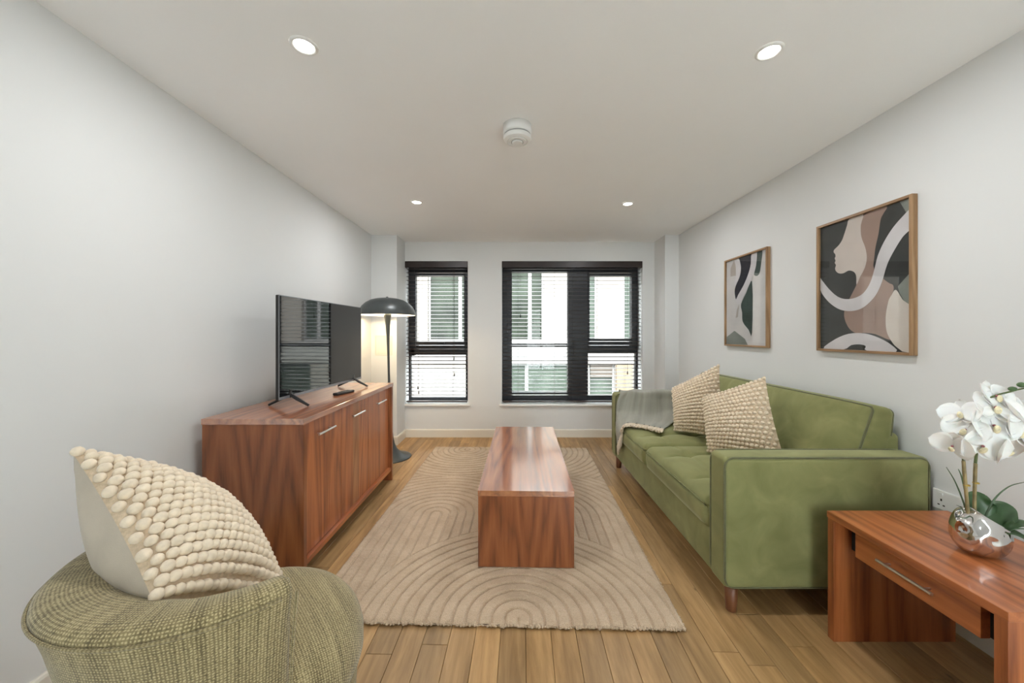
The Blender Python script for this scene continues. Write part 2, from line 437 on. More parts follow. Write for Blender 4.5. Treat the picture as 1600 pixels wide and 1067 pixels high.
struct('trim_1', box(WL, PL, YP, YB, 0, H), 'wall_paint')            # boxed-in pillars either side of the windows
struct('trim_2', box(PR, WR, YP, YB, 0, H), 'wall_paint')
def skirting(name, p0, p1, nrm):
    """skirting board with a rounded top, from p0 to p1, nrm = direction into the room"""
    prof = [(0, 0), (.015, 0), (.015, .088), (.011, .096), (.005, .1), (0, .1)]
    R = [[(p[0]+nrm[0]*d, p[1]+nrm[1]*d, z) for d, z in prof] for p in (p0, p1)]
    return struct(name, rings(R), 'trim_paint')
skirting('baseboard_left', (WL, YR), (WL, YP), (1, 0))
skirting('baseboard_right', (WR, YR), (WR, YP), (-1, 0))
skirting('baseboard_back', (PL, YB), (PR, YB), (0, -1))
skirting('baseboard_rear', (WL, YR), (W3[0], YR), (0, 1))
b = skirting('trim_3', (WL, YP), (PL+.015, YP), (0, -1)); b = skirting('trim_4', (PL, YP), (PL, YB), (1, 0))
b = skirting('trim_5', (PR-.015, YP), (WR, YP), (0, -1)); b = skirting('trim_6', (PR, YP), (PR, YB), (-1, 0))

# ------------------------------------------------------------------ windows
FY0, FY1 = 4.752, 4.82
def frame_piece(x0, x1, z0, z1, d=0): return bbox(x0, x1, FY0-d, FY1, z0, z1, .004)
w1 = struct('window_1', join(frame_piece(W1[0], -1.275, 1.0, W1[3]), frame_piece(W1[0], -1.325, W1[2], 1.0), frame_piece(-.615, W1[1], W1[2], W1[3]),
        frame_piece(-1.275, -.615, 2.055, W1[3]), frame_piece(-1.325, -.615, 1.012, 1.115), frame_piece(-1.325, -.615, W1[2], .463)), 'frame_metal')
sash = put('sash', join(frame_piece(-1.28, -1.258, 1.115, 2.055, .018), frame_piece(-.637, -.612, 1.115, 2.055, .018),
        frame_piece(-1.258, -.637, 1.115, 1.196, .018), frame_piece(-1.258, -.637, 2.034, 2.055, .018)), 'frame_metal', w1)
put('handle', join(bbox(-.96, -.88, FY0-.05, FY0-.018, 1.165, 1.182, .004), bbox(-.93, -.91, FY0-.03, FY0-.0, 1.16, 1.185, .003)), 'black_plastic', sash)
put('pane', box(-1.258, -.637, 4.785, 4.791, 1.196, 2.034), 'window_glass', w1)
put('pane', box(-1.325, -.615, 4.785, 4.791, .463, 1.012), 'window_glass', w1)
w2 = struct('window_2', join(frame_piece(W2[0], -.075, W2[2], W2[3]), frame_piece(.76, .967, W2[2], W2[3]), frame_piece(1.577, W2[1], W2[2], W2[3]),
        frame_piece(-.075, .76, 2.115, W2[3]), frame_piece(-.075, .76, W2[2], .46), frame_piece(.967, 1.577, 2.065, W2[3]),
        frame_piece(.967, 1.577, 1.033, 1.13), frame_piece(.967, 1.577, W2[2], .49)), 'frame_metal')
put('sash', join(frame_piece(-.08, -.017, .455, 2.12, .018), frame_piece(.702, .765, .455, 2.12, .018),
        frame_piece(-.017, .702, .455, .529, .018), frame_piece(-.017, .702, 2.083, 2.12, .018)), 'frame_metal', w2)
sash = put('sash', join(frame_piece(.962, .985, 1.12, 2.07, .018), frame_piece(1.523, 1.582, 1.12, 2.07, .018),
        frame_piece(.985, 1.523, 1.12, 1.223, .018), frame_piece(.985, 1.523, 2.03, 2.07, .018)), 'frame_metal', w2)
put('handle', join(bbox(1.2, 1.29, FY0-.05, FY0-.018, 1.175, 1.192, .004), bbox(1.235, 1.255, FY0-.03, FY0, 1.17, 1.195, .003)), 'black_plastic', sash)
put('door_handle', join(bbox(.775, .80, FY0-.026, FY0-.017, .98, 1.20, .003), bbox(.67, .795, FY0-.06, FY0-.045, 1.12, 1.14, .004), bbox(.78, .795, FY0-.06, FY0-.02, 1.12, 1.14, .003)), 'black_plastic', w2)
put('key', shift(move(ICO1, Matrix.Diagonal((.008, .012, .016, 1))), .788, FY0-.035, 1.035), 'chrome', w2)
put('pane', box(-.017, .702, 4.785, 4.791, .529, 2.083), 'window_glass', w2)
put('pane', box(.985, 1.523, 4.785, 4.791, 1.223, 2.03), 'window_glass', w2)
put('pane', box(.967, 1.577, 4.785, 4.791, .49, 1.033), 'window_glass', w2)
for i, w in enumerate((W1, W2)):
    x0 = w[0] + (.0 if i == 0 else -.03)
    struct('trim_%d' % (7+i), bbox(x0, w[1]+.03, YB-.03, FY0, w[2]-.022, w[2]+.004, .006), 'sill_paint')

w3 = struct('window_fill', join(*[bbox(a, b_, YR-.12, YR-.06, c, d, .004) for a, b_, c, d in ((W3[0], W3[0]+.07, W3[2], W3[3]), (W3[1]-.07, W3[1], W3[2], W3[3]), (.87, .93, W3[2], W3[3]),
        (W3[0]+.07, .87, W3[2], .12), (.93, W3[1]-.07, W3[2], .12), (W3[0]+.07, .87, W3[3]-.08, W3[3]), (.93, W3[1]-.07, W3[3]-.08, W3[3]))]), 'frame_metal')  # frame of the opening added for fill daylight
for a, b_ in ((W3[0]+.07, .87), (.93, W3[1]-.07)): put('pane', box(a, b_, YR-.093, YR-.087, .12, W3[3]-.08), 'window_glass', w3)
# ------------------------------------------------------------------ venetian blinds
def blind(w, label, ladders, pulls):
    x0, x1 = w[0]+.006, w[1]-.006
    t = thing('venetian_blind', label, 'blind', ((x0+x1)/2, 4.625, w[2]), group=None)
    put('valance', join(bbox(x0-.004, x1+.004, 4.572, 4.586, 2.108, 2.187, .003), bbox(x0-.004, x0+.008, 4.586, 4.63, 2.108, 2.187, .002), bbox(x1-.008, x1+.004, 4.586, 4.63, 2.108, 2.187, .002)), 'valance_wood', t)
    put('head_rail', box(x0+.01, x1-.01, 4.592, 4.655, 2.14, 2.187), 'frame_metal', t)
    z = 2.098; first = None
    sl = [(0, -.025), (.0025, -.013), (.0033, 0), (.0025, .013), (0, .025)]
    prof = [(d, h+.0018+.08*d) for h, d in sl]+[(d, h-.0018+.08*d) for h, d in reversed(sl)]
    while z > w[2]+.062:
        if first is None:
            R = [[(x, 4.625+d, z+h) for d, h in prof] for x in (x0+.004, x1-.004)]
            first = put('slat', rings(R), 'blind_wood', t); zf = z
        else:
            c = first.copy(); COL.objects.link(c); c.parent = t; c.location = (0, 0, z-zf); c.rotation_euler = (0, 0, 0)
        z -= .0479
    put('bottom_rail', bbox(x0+.004, x1-.004, 4.60, 4.65, w[2]+.016, w[2]+.036, .004), 'blind_wood', t)
    for x in ladders:
        put('ladder_cord', join(tube([(x, 4.599, 2.12), (x, 4.599, w[2]+.03)], .0011, 5), tube([(x, 4.651, 2.12), (x, 4.651, w[2]+.03)], .0011, 5)), 'cord', t)
    for x, zl in pulls:
        p = put('pull_cord', tube([(x, 4.594, 2.11), (x+.004, 4.592, (2.1+zl)/2), (x, 4.592, zl+.02)], .0016, 6), 'cord', t)
        put('tassel', lathe([(.0015, zl+.03), (.005, zl+.024), (.0075, zl+.004), (.0085, zl-.01), (.002, zl-.012)], x, 4.592, 10), 'black_plastic', p, smooth=True)
blind(W1, 'dark brown venetian blind with open slats on the narrow window', (-1.14, -.755), ((-.735, .77), (-.742, .97), (-1.19, .605), (-1.18, .545)))
blind(W2, 'dark brown venetian blind with open slats on the wide window', (.06, .515, 1.40), ((1.425, .79), (.09, 1.5)))

# ------------------------------------------------------------------ ceiling: downlights and smoke alarm
def downlight(x, y, label, group=None, watts=None):
    t = thing('ceiling_downlight', label, 'downlight', (x, y, H), group=group)
    put('bezel_ring', lathe([(.036, H-.001), (.040, H-.007), (.047, H-.006), (.0515, H-.001)], x, y, 40, cap=False), 'white_plastic', t, smooth=True)
    put('lens', lathe([(.001, H-.004), (.037, H-.003)], x, y, 32, cap=False), 'led', t)
    d = bpy.data.lights.new('downlight_led', 'AREA'); d.shape = 'DISK'; d.size = .074; d.energy = watts or DOWNLIGHT_W; d.color = (.975, .99, 1.0)
    o = bpy.data.objects.new('downlight_led', d); COL.objects.link(o); o.parent = t; o.location = (0, 0, -.009)
    return t
downlight(-.831, 1.461, 'round recessed ceiling downlight above the armchair end of the sideboard')
downlight(1.037, 1.491, 'round recessed ceiling downlight above the near sofa arm and side table')
downlight(-.839, 3.196, 'round recessed ceiling downlight above the far end of the sideboard')
downlight(1.007, 3.235, 'round recessed ceiling downlight above the throw end of the sofa')
t = thing('smoke_alarm', 'round white smoke alarm on the ceiling', 'smoke alarm', (.022, 2.03, H))
put('mount', lathe([(.078, H), (0.0805, H-0.0420), (0.0781, H-0.0504)], .022, 2.03, 48), 'white_plastic', t, smooth=True)
put('sensor_gap', lathe([(0.0732, H-0.0504), (0.0732, H-0.0602)], .022, 2.03, 48), 'grey_plastic', t)
put('cover', lathe([(0.0756, H-0.0588), (0.0781, H-0.0672), (0.0732, H-0.0798), (0.0586, H-0.0854), (0.0573, H-0.0812), (0.0488, H-0.0826), (0.0476, H-0.0882), (0.0012, H-0.0896)], .022, 2.03, 48), 'white_plastic', t, smooth=False)
put('test_button', lathe([(0.0293, H-0.0882), (0.0293, H-0.0938), (0.0256, H-0.0966), (0.0012, H-0.0973)], .022, 2.03, 32), 'white_plastic', t)
put('button_rim', lathe([(0.0299, H-0.0889), (0.0329, H-0.0910), (0.0335, H-0.0889)], .022, 2.03, 32, cap=False), 'grey_plastic', t)

# ------------------------------------------------------------------ wall fittings
t = thing('access_panel', 'small square white access panel on the pillar behind the floor lamp', 'panel', (-1.5, YP, 1.04))
put('panel_frame', join(bbox(-1.60, -1.40, YP-.006, YP, 1.265-.012, 1.265, .002), bbox(-1.60, -1.40, YP-.006, YP, 1.035, 1.047, .002), bbox(-1.60, -1.588, YP-.006, YP, 1.047, 1.253, .002), bbox(-1.412, -1.40, YP-.006, YP, 1.047, 1.253, .002)), 'trim_paint', t)
put('panel_door', bbox(-1.585, -1.415, YP-.004, YP, 1.05, 1.25, .0015), 'trim_paint', t)
t = thing('wall_socket', 'white double wall socket low on the wall beside the sofa', 'socket', (WR, 1.60, .50))
put('plate', bbox(WR-.010, WR, 1.53, 1.676, .50, .586, .003), 'white_plastic', t)
for y in (1.567, 1.640):
    put('rocker_switch', bbox(WR-.013, WR-.009, y-.006, y+.006, .562, .577, .001), 'white_plastic', t)
    put('pin_holes', join(box(WR-.0105, WR-.0098, y-.003, y+.003, .540, .550), box(WR-.0105, WR-.0098, y-.014, y-.006, .520, .525), box(WR-.0105, WR-.0098, y+.006, y+.014, .520, .525)), 'dark_recess', t)

# ================================================================== FURNITURE
# ------------------------------------------------------------------ sideboard
X0, X1, Y0, Y1, ZT = -1.582, -1.065, 1.870, 3.256, .853
t = thing('sideboard', 'reddish walnut veneer sideboard with three doors under the television', 'sideboard', ((X0+X1)/2, (Y0+Y1)/2, 0))
put('top', bbox(X0-.003, X1+.003, Y0-.003, Y1+.003, ZT-.03, ZT, .0015), 'veneer_top', t)
put('side_panel', bbox(X0, X1, Y0, Y0+.03, 0, ZT-.03, .001), 'veneer_crown_shaded', t)
put('side_panel', bbox(X0, X1, Y1-.03, Y1, 0, ZT-.03, .001), 'veneer_crown_shaded', t)
put('back_panel', box(X0, X0+.01, Y0+.03, Y1-.03, .085, ZT-.03), 'veneer_y', t)
put('bottom_shelf', bbox(X0+.01, X1-.006, Y0+.03, Y1-.03, .085, .113, .001), 'veneer_y', t)
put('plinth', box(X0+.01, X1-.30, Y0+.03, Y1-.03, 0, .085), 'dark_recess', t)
dw = (Y1-Y0-.06)/3
for i in range(3):
    a = Y0+.03+i*dw
    d = put('door', bbox(X1-.05, X1-.030, a+.0015, a+dw-.0015, .115, ZT-.032, .001), 'veneer_z', t)
    if i == 1: put('inlay_strip', box(X1-.0305, X1-.0295, a+.17, a+.27, .116, ZT-.034), 'veneer_pale', d, label='paler strip of veneer down the middle door')
    yc = a+dw/2; zz = .73
    h = put('handle', tube([(X1-.004, yc-.095, zz), (X1-.004, yc+.095, zz)], .0058, 10), 'steel', d, smooth=False)
    for q in (-.064, .064): put('handle_post', tube([(X1-.03, yc+q, zz), (X1-.004, yc+q, zz)], .004, 8), 'steel', d)

# ------------------------------------------------------------------ television
ang = math.radians(-2.4)
t = thing('television', 'slim black flat screen television standing on two splayed feet', 'television', (-1.322, 2.61, ZT), ang)
L_ = .515
put('panel', bbox(-.012, .008, -L_, L_, .054, .655, .004), 'black_plastic', t, local=True)
put('rear_housing', bbox(-.045, -.010, -L_*.80, L_*.80, .075, .42, .012), 'black_plastic', t, local=True)
put('screen', box(.0078, .0086, -L_+.004, L_-.004, .068, .651), 'screen', t, local=True)
put('bezel', join(box(.0075, .0095, -L_, L_, .052, .068), box(.0075, .0092, -L_, -L_+.004, .068, .655), box(.0075, .0092, L_-.004, L_, .068, .655), box(.0075, .0092, -L_, L_, .651, .655)), 'bezel', t, local=True)
for y in (-.41, .39):
    f = join(tube([(0, y, .075), (.045, y, .045), (.122, y-.006, .007)], [.010, .010, .007], 6), tube([(0, y, .075), (-.045, y, .045), (-.122, y-.006, .007)], [.010, .010, .007], 6), bbox(-.010, .010, y-.012, y+.012, .05, .10, .003))
    put('foot', f, 'black_plastic', t, local=True)
# ------------------------------------------------------------------ remote control
t = thing('remote_control', 'black remote control with grey top lying on the sideboard', 'remote', (-1.222, 2.655, ZT), math.radians(-14))
put('case', move(rcube(.021, .09, .0085, .006, (2, 6, 1)), Matrix.Translation((0, 0, .0088))), 'black_plastic', t, smooth=True, local=True)
put('key_plate', bbox(-.016, .016, -.045, .083, .0168, .0182, .0006), 'grey_button', t, local=True)
for i in range(5):
    for j in (-1, 0, 1):
        put('button', bbox(j*.010-.0035, j*.010+.0035, -.03+i*.02-.004, -.03+i*.02+.004, .0178, .0196, .0006), 'black_plastic', t, local=True)

# ------------------------------------------------------------------ mushroom floor lamp
LX, LY = -1.276, 3.83; LN = (-.022, 0)
t = thing('floor_lamp', 'dark grey metal mushroom floor lamp behind the sideboard', 'floor lamp', (LX, LY, 0))
put('base', lathe([(.205, 0), (.210, .004), (.206, .010), (.17, .020), (.13, .034), (.095, .056), (.066, .090), (.045, .140), (.032, .21), (.024, .30)], LX, LY, 56, LN), 'lamp_metal', t, smooth=True)
put('stem', lathe([(.0245, .29), (.018, .45), (.0135, .65), (.0115, .9), (.0125, 1.1), (.016, 1.25), (.022, 1.37), (.031, 1.44), (.038, 1.475), (.040, 1.49)], LX, LY, 32, LN), 'lamp_metal', t, smooth=True)
so = [(.283, 1.478), (.284, 1.487), (.281, 1.505), (.272, 1.535), (.250, 1.572), (.215, 1.606), (.165, 1.635), (.11, 1.650), (.05, 1.658), (.002, 1.660)]
si = [(max(.001, r-.006), z-.005) for r, z in reversed(so)]; si[-1] = (.278, 1.478)
sh = put('shade', lathe(so+si+[so[0]], LX, LY, 64, LN, cap=False), ['lamp_metal', 'white_plastic'], t, smooth=True)
n_in = 64*len(so)
for i, p in enumerate(sh.data.polygons): p.material_index = 1 if i >= n_in else 0
put('finial', lathe([(.001, 1.672), (.010, 1.670), (.013, 1.662), (.012, 1.657)], LX, LY, 20, LN), 'lamp_metal', t, smooth=True)
put('bulb', shift(move(ICO2, Matrix.Scale(.03, 4)), LX+LN[0]*1.56+.07, LY, 1.56), 'bulb', t, smooth=True)
ld = bpy.data.lights.new('lamp_bulb', 'POINT'); ld.energy = LAMP_W; ld.color = (1, .78, .50); ld.shadow_soft_size = .04
lo = bpy.data.objects.new('lamp_bulb', ld); COL.objects.link(lo); lo.parent = t; lo.location = (-.09+LN[0]*1.5, .02, 1.54)

# ------------------------------------------------------------------ rug
RL, RR, RN, RF = -.845, .845, -1.25, 1.25
rug_t = thing('rug', 'beige shaggy pile rug carved with arched grooves', 'rug', (-.065, 2.862, 0), math.radians(-1.6))
def rug_field(a, b):
    # a across from the left edge, b along from the near edge: nested arches
    ra = math.hypot(a-.965, b-.03)
    if b < .03: ra = abs(a-.965)
    if ra < .76: return ra
    if b < 1.64+.10*math.cos((a-.4)*3.2)*0:
        ca = .375 if a < .73 else 1.06
        return abs(a-ca)+.02 if b < .965 else math.hypot(a-ca, b-.965)+.02
    ca = .375 if a < .73 else 1.02
    return math.hypot(a-ca, b-2.40)+.03
NX, NY = 400, 590
from mathutils import noise as mnoise
V, F = [], []
for j in range(NY+1):
    for i in range(NX+1):
        a, b = 1.69*i/NX, 2.5*j/NY
        r = rug_field(a, b)/.0585; fr = abs(r-math.floor(r)-.5)*2          # 1 at a groove
        g = max(0., (fr-.72)/.28); g = g*g*(3-2*g)
        d = min(a, 1.69-a, b, 2.5-b); ed = max(0., 1-d/.012)
        nz = mnoise.noise((a*70, b*70, 0))*.0014+(random.random()-.5)*.0016
        z = .0210-.0160*g-.008*ed*ed+nz
        wob = mnoise.noise((a*25, b*25, 3))*.004 if (i in (0, NX) or j in (0, NY)) else 0
        V.append((RL+a+(wob if i in (0, NX) else 0), RN+b+(wob if j in (0, NY) else 0), z))
for j in range(NY):
    for i in range(NX):
        q = j*(NX+1)+i; F.append((q, q+1, q+NX+2, q+NX+1))
put('pile', (V, F), 'rug_pile', rug_t, smooth=True, local=True)
put('backing', box(RL+.004, RR-.004, RN+.004, RF-.004, .0008, .005), 'rug_pile', rug_t, local=True)
parts = []
for k in range(520):
    x = RL+1.69*random.random(); s = .003+.0045*random.random(); q = math.sin(x*41)+math.sin(x*97+1)
    if q < .2 and random.random() < .6: s *= .6
    parts.append(shift(move(ICO1, Matrix.Diagonal((s, s*1.3, s*.9, 1))), x, RN-.001-.006*random.random(), .0085+.006*random.random()))
for k in range(400):
    y = RN+2.5*random.random(); s = .0025+.003*random.random()
    parts.append(shift(move(ICO1, Matrix.Diagonal((s, s, s*.9, 1))), random.choice((RL, RR)), y, .009+.005*random.random()))
put('edge_tufts', join(*parts), 'rug_pile', rug_t, smooth=True, local=True, kind='stuff')

# ------------------------------------------------------------------ coffee table
rz = math.radians(-1.4)
t = thing('coffee_table', 'long low walnut veneer coffee table on the rug', 'coffee table', (.0855, 2.672, .0240), rz)
HW, HL, TH = .261, .687, .413
put('top', bbox(-HW, HW, -HL, HL, TH-.03, TH, .0015), 'veneer_top', t, local=True)
put('end_panel', bbox(-HW+.002, HW-.002, -HL+.002, -HL+.032, 0, TH-.03, .001), 'veneer_crown_shaded', t, local=True)
put('end_panel', bbox(-HW+.002, HW-.002, HL-.032, HL-.002, 0, TH-.03, .001), 'veneer_crown_shaded', t, local=True)
put('shelf', bbox(-HW+.01, HW-.01, -HL+.032, HL-.032, .12, .145, .001), 'veneer_y', t, local=True)

# ------------------------------------------------------------------ side table with drawer
X0, X1, Y0, Y1, ZT2 = 1.337, 1.846, .994, 1.565, .533
t = thing('side_table', 'reddish walnut veneer side table with a drawer and a steel bar handle', 'side table', ((X0+X1)/2, (Y0+Y1)/2, 0))
put('top', bbox(X0-.002, X1+.002, Y0-.002, Y1+.002, ZT2-.027, ZT2, .0015), 'veneer_y', t)
put('end_panel', bbox(X0, X1, Y0, Y0+.03, 0, ZT2-.027, .001), 'veneer_z', t)
put('end_panel', bbox(X0, X1, Y1-.03, Y1, 0, ZT2-.027, .001), 'veneer_z', t)
put('drawer_case', box(X0+.075, X1-.01, Y0+.03, Y1-.03, .386, ZT2-.027), 'dark_recess', t)
d = put('drawer', bbox(X0+.045, X0+.074, Y0+.094, Y1-.078, .384, ZT2-.029, .001), 'veneer_y', t)
put('handle', tube([(X0+.020, 1.193, .44), (X0+.020, 1.376, .44)], .0055, 10), 'steel', d)
for q in (1.22, 1.35): put('handle_post', tube([(X0+.045, q, .44), (X0+.02, q, .44)], .004, 8), 'steel', d)

# ------------------------------------------------------------------ sofa
SX0, SX1, SY0, SY1 = .960, 1.896, 1.67, 3.585
AT = .13; SZ0, AZ = .125, .722
sofa = thing('sofa', 'moss green velvet two-seater sofa with square arms and piped edges', 'sofa', ((SX0+SX1)/2, (SY0+SY1)/2, 0))
put('base', shift(rcube((SX1-SX0)/2-.006, (SY1-SY0)/2-AT+.004, .105, .012, (10, 16, 3), 3), (SX0+SX1)/2+.004, (SY0+SY1)/2, SZ0+.105), 'velvet', sofa, smooth=True)
put('back_frame', shift(rcube(.05, (SY1-SY0)/2-AT+.004, .30, .03, (2, 16, 6), 3), SX1-.05, (SY0+SY1)/2, .50), 'velvet', sofa, smooth=True)
for (a, bq) in ((SY0, SY0+AT), (SY1-AT, SY1)):
    arm = put('arm', shift(rcube((SX1-SX0)/2, AT/2, (AZ-SZ0)/2, .022, (14, 3, 10), 4, (.0, .004, .004)), (SX0+SX1)/2, (a+bq)/2, (AZ+SZ0)/2), 'velvet', sofa, smooth=True)
    for y in (a+.006, bq-.006):
        put('piping', tube([(p[0], y, p[1]) for p in rrect(SX0+.003, SX1-.003, SZ0+.004, AZ-.002, .045, 6)], .0052, 7, True), 'velvet_piping', arm, smooth=True)
# seat cushions: a domed top with pulled-in tufts and seams
def seat_cushion(y0, y1):
    x0, x1, zb, zt = SX0-.010, 1.66, .335, .476; r = .034; rc = .05; y0 += .004; y1 -= .004; nx, ny = 64, 64
    tx = (x0+.19, x0+.46); ty = (y0+(y1-y0)*.30, y0+(y1-y0)*.72)
    def edge(n, L): # positions clustered at both ends
        e = [r*(1-math.cos(PI/2*k/5)) for k in range(5)]
        return e+[r+(L-2*r)*k/n for k in range(n+1)]+[L-q for q in reversed(e)]
    ax, ay = edge(nx, x1-x0), edge(ny, y1-y0); V, F = [], []; A, B = len(ax), len(ay)
    for j in range(B):
        for i in range(A):
            x, y = x0+ax[i], y0+ay[j]; u, v = ax[i]/(x1-x0)*2-1, ay[j]/(y1-y0)*2-1
            z = zt+.026*(1-u**4)*(1-v**4)
            for e in (ax[i], x1-x0-ax[i], ay[j], y1-y0-ay[j]):
                if e < r: z -= r-math.sqrt(max(0, r*r-(r-e)**2))
            for q in ty:      # seam from the front edge back through both tufts
                wob = .012*math.sin((x-tx[0])*11)
                z -= .015*math.exp(-((y-q-wob)/.011)**2)*max(0., min(1, (ax[i]-.03)/.06))*max(0, min(1, (x1-.05-x)/.1))
                z -= .008*math.exp(-((y-q)/.06)**2)
            for q in tx: z -= .005*math.exp(-((x-q)/.012)**2)*max(0., min(1, ay[j]/.05))*max(0., min(1, (y1-y)/.05))
            for p in tx:
                for q in ty: z -= .024*math.exp(-((x-p)**2+(y-q)**2)/.042**2)
            dx = max(0., rc-ax[i]) or -max(0., rc-(x1-x0-ax[i])); dy = max(0., rc-ay[j]) or -max(0., rc-(y1-y0-ay[j]))
            if dx and dy:      # round the plan corners
                f = max(abs(dx), abs(dy))/math.hypot(dx, dy); x += dx*(1-f); y += dy*(1-f)
            V.append((x, y, z))
    for j in range(B-1):
        for i in range(A-1):
            q = j*A+i; F.append((q, q+1, q+A+1, q+A))
    loop = [i for i in range(A)]+[j*A+A-1 for j in range(1, B)]+[(B-1)*A+i for i in range(A-2, -1, -1)]+[j*A for j in range(B-2, 0, -1)]
    cx, cy = (x0+x1)/2, (y0+y1)/2; o = len(V)
    for lv, (zz, bul) in enumerate(((zt-.05, .006), (zt-.08, .008), (zb+.03, .005), (zb+.004, 0), (zb, -.01))):
        for q in loop:
            x, y, _ = V[q]; V.append((x+(bul if x > cx else -bul)*(abs(x-cx) > (x1-x0)*.49), y, zz))
    n = len(loop); prev = loop
    for lv in range(5):
        cur = [o+lv*n+k for k in range(n)]
        for k in range(n): F.append((prev[k], cur[k], cur[(k+1) % n], prev[(k+1) % n])[::-1])
        prev = cur
    F.append(tuple(prev))
    c = put('seat_cushion', (V, F), 'velvet', sofa, smooth=True)
    P = [(p[0], p[1], zt-.032) for p in rrect(x0-.002, x1, y0, y1, rc, 6)]
    put('piping', tube(P, .0034, 6, True), 'velvet', c, smooth=True)
    for p in tx:
        for q in ty: put('tuft_button', shift(move(ICO2, Matrix.Diagonal((.010, .010, .005, 1))), p, q, zt-.014), 'velvet', c, smooth=True)
ym = 2.66
seat_cushion(SY0+AT+.002, ym-.001); seat_cushion(ym+.001, SY1-AT-.002)
# long back cushion, leaning
def back_cushion():
    y0, y1 = SY0+AT-.005, SY1-AT+.005
    c = [(1.600, .470), (1.765, .470+.465), (1.872, .915), (1.84, .470)]      # x,z of front-low, front-top, back-top, back-low
    hx, hy, hz, r = .06, .83, .235, .032
    def place(v):
        a, bb, w_ = v[0]/hx, v[1]/hy, v[2]/hz; u, w = (a+1)/2, (w_+1)/2
        lo = Vector((c[0][0]+(c[3][0]-c[0][0])*u, 0, c[0][1])); hi = Vector((c[1][0]+(c[2][0]-c[1][0])*u, 0, c[1][1]+(c[2][1]-c[1][1])*u))
        p = lo.lerp(hi, w); e = (1-bb**8)*(1-w_**4)
        p.x += -.045*e*(1-u)+.004*math.sin(bb*19+w_*3)*(1-u)*e; p.z += .006*(1-bb**6)*w
        return Vector((p.x, (y0+y1)/2+bb*(y1-y0)/2, p.z))
    VV, FF = rcube(hx, hy, hz, r, (4, 40, 14), 4)
    bc = put('back_cushion', ([place(v) for v in VV], FF), 'velvet', sofa, smooth=True)
    k = r*(1-.7071)
    for x in (-hx+k, hx-k):
        pts = [Vector((x, q[0], q[1])) for q in rrect(-hy+k, hy-k, -hz+k, hz-k, r-k, 5)]; full = []
        for i in range(len(pts)):
            p, q = pts[i], pts[(i+1) % len(pts)]; n = max(1, int((q-p).length/.04))
            full += [place(p.lerp(q, s/n)) for s in range(n)]
        put('piping', tube(full, .0055, 6, True), 'velvet_piping', bc, smooth=True)
back_cushion()
for x in (SX0+.055, SX1-.07):
    for y in (SY0+.045, SY1-.045):
        put('leg', lathe([(.021, .0), (.023, .003), (.030, SZ0+.004)], x, y, 20), 'sofa_leg', sofa, smooth=True)

# ------------------------------------------------------------------ bobble cushions
def cushion(name, label, C, th, nb, bob, front=1, thick_back=1., group=None):
    """C = corners top-left, top-right, bottom-right, bottom-left; a stuffed square with a bobbly front"""
    C = [Vector(c) for c in C]; cen = sum(C, Vector())/4
    nrm = ((C[1]-C[3]).cross(C[2]-C[0])).normalized()*front
    def P(u, v, s):
        k = .07
        uu = u*(1-k*(1-v*v)); vv = v*(1-k*(1-u*u))
        a, b_ = (uu+1)/2, (1-vv)/2
        p = (C[0].lerp(C[1], a)).lerp(C[3].lerp(C[2], a), b_)
        h = ((1-abs(u)**2.2)*(1-abs(v)**2.2))**.62
        return p+nrm*(s*th*h*(1 if s > 0 else thick_back))
    t = thing(name, label, 'cushion', tuple(min((c for c in C), key=lambda q: q.z)), group=group)
    n = 28
    for s, nm, mt in ((1, 'knitted_front', 'knit_base'), (-1, 'plain_back', 'linen')):
        V = [P(-1+2*i/n, -1+2*j/n, s) for j in range(n+1) for i in range(n+1)]
        F = [(j*(n+1)+i, j*(n+1)+i+1, (j+1)*(n+1)+i+1, (j+1)*(n+1)+i) for j in range(n) for i in range(n)]
        put(nm, (V, F), mt, t, smooth=True)
    parts = []
    for j in range(nb):
        for i in range(nb):
            u = -1+2*(i+.5+(.25 if j % 2 else -.25))/nb; v = -1+2*(j+.5)/nb
            u = max(-.985, min(.985, u)); p = P(u, v, 1); e = .01
            du = (P(min(1, u+e), v, 1)-P(max(-1, u-e), v, 1)).normalized(); dv = (P(u, min(1, v+e), 1)-P(u, max(-1, v-e), 1))
            nn = du.cross(dv).normalized(); nn = nn if nn.dot(nrm) > 0 else -nn; dv = nn.cross(du)
            M = Matrix((du, dv, nn)).transposed().to_4x4(); M.translation = p+nn*bob*.25
            s = bob*(.9+.25*random.random())
            tw = Matrix.Rotation(.5*(random.random()-.5)+.35, 4, 'Z')
            parts.append(move(ICO2, M @ tw @ Matrix.Diagonal((s*1.02, s*.92, s*.95, 1))))
    put('bobbles', join(*parts), 'knit', t, smooth=True, kind='stuff')
    return t
cushion('cushion', 'cream bobble knit cushion leaning on the green velvet sofa back, nearer the side table',
        [(1.338, 2.60, .835), (1.560, 2.28, 1.025), (1.545, 2.06, .510), (1.285, 2.43, .503)], .105, 18, .0112, front=-1, thick_back=.65)
cushion('cushion', 'cream bobble knit cushion on the sofa beside the grey throw',
        [(1.330, 3.08, .825), (1.590, 2.84, 1.055), (1.525, 2.63, .512), (1.295, 2.95, .506)], .105, 18, .0112, front=-1, thick_back=.65)

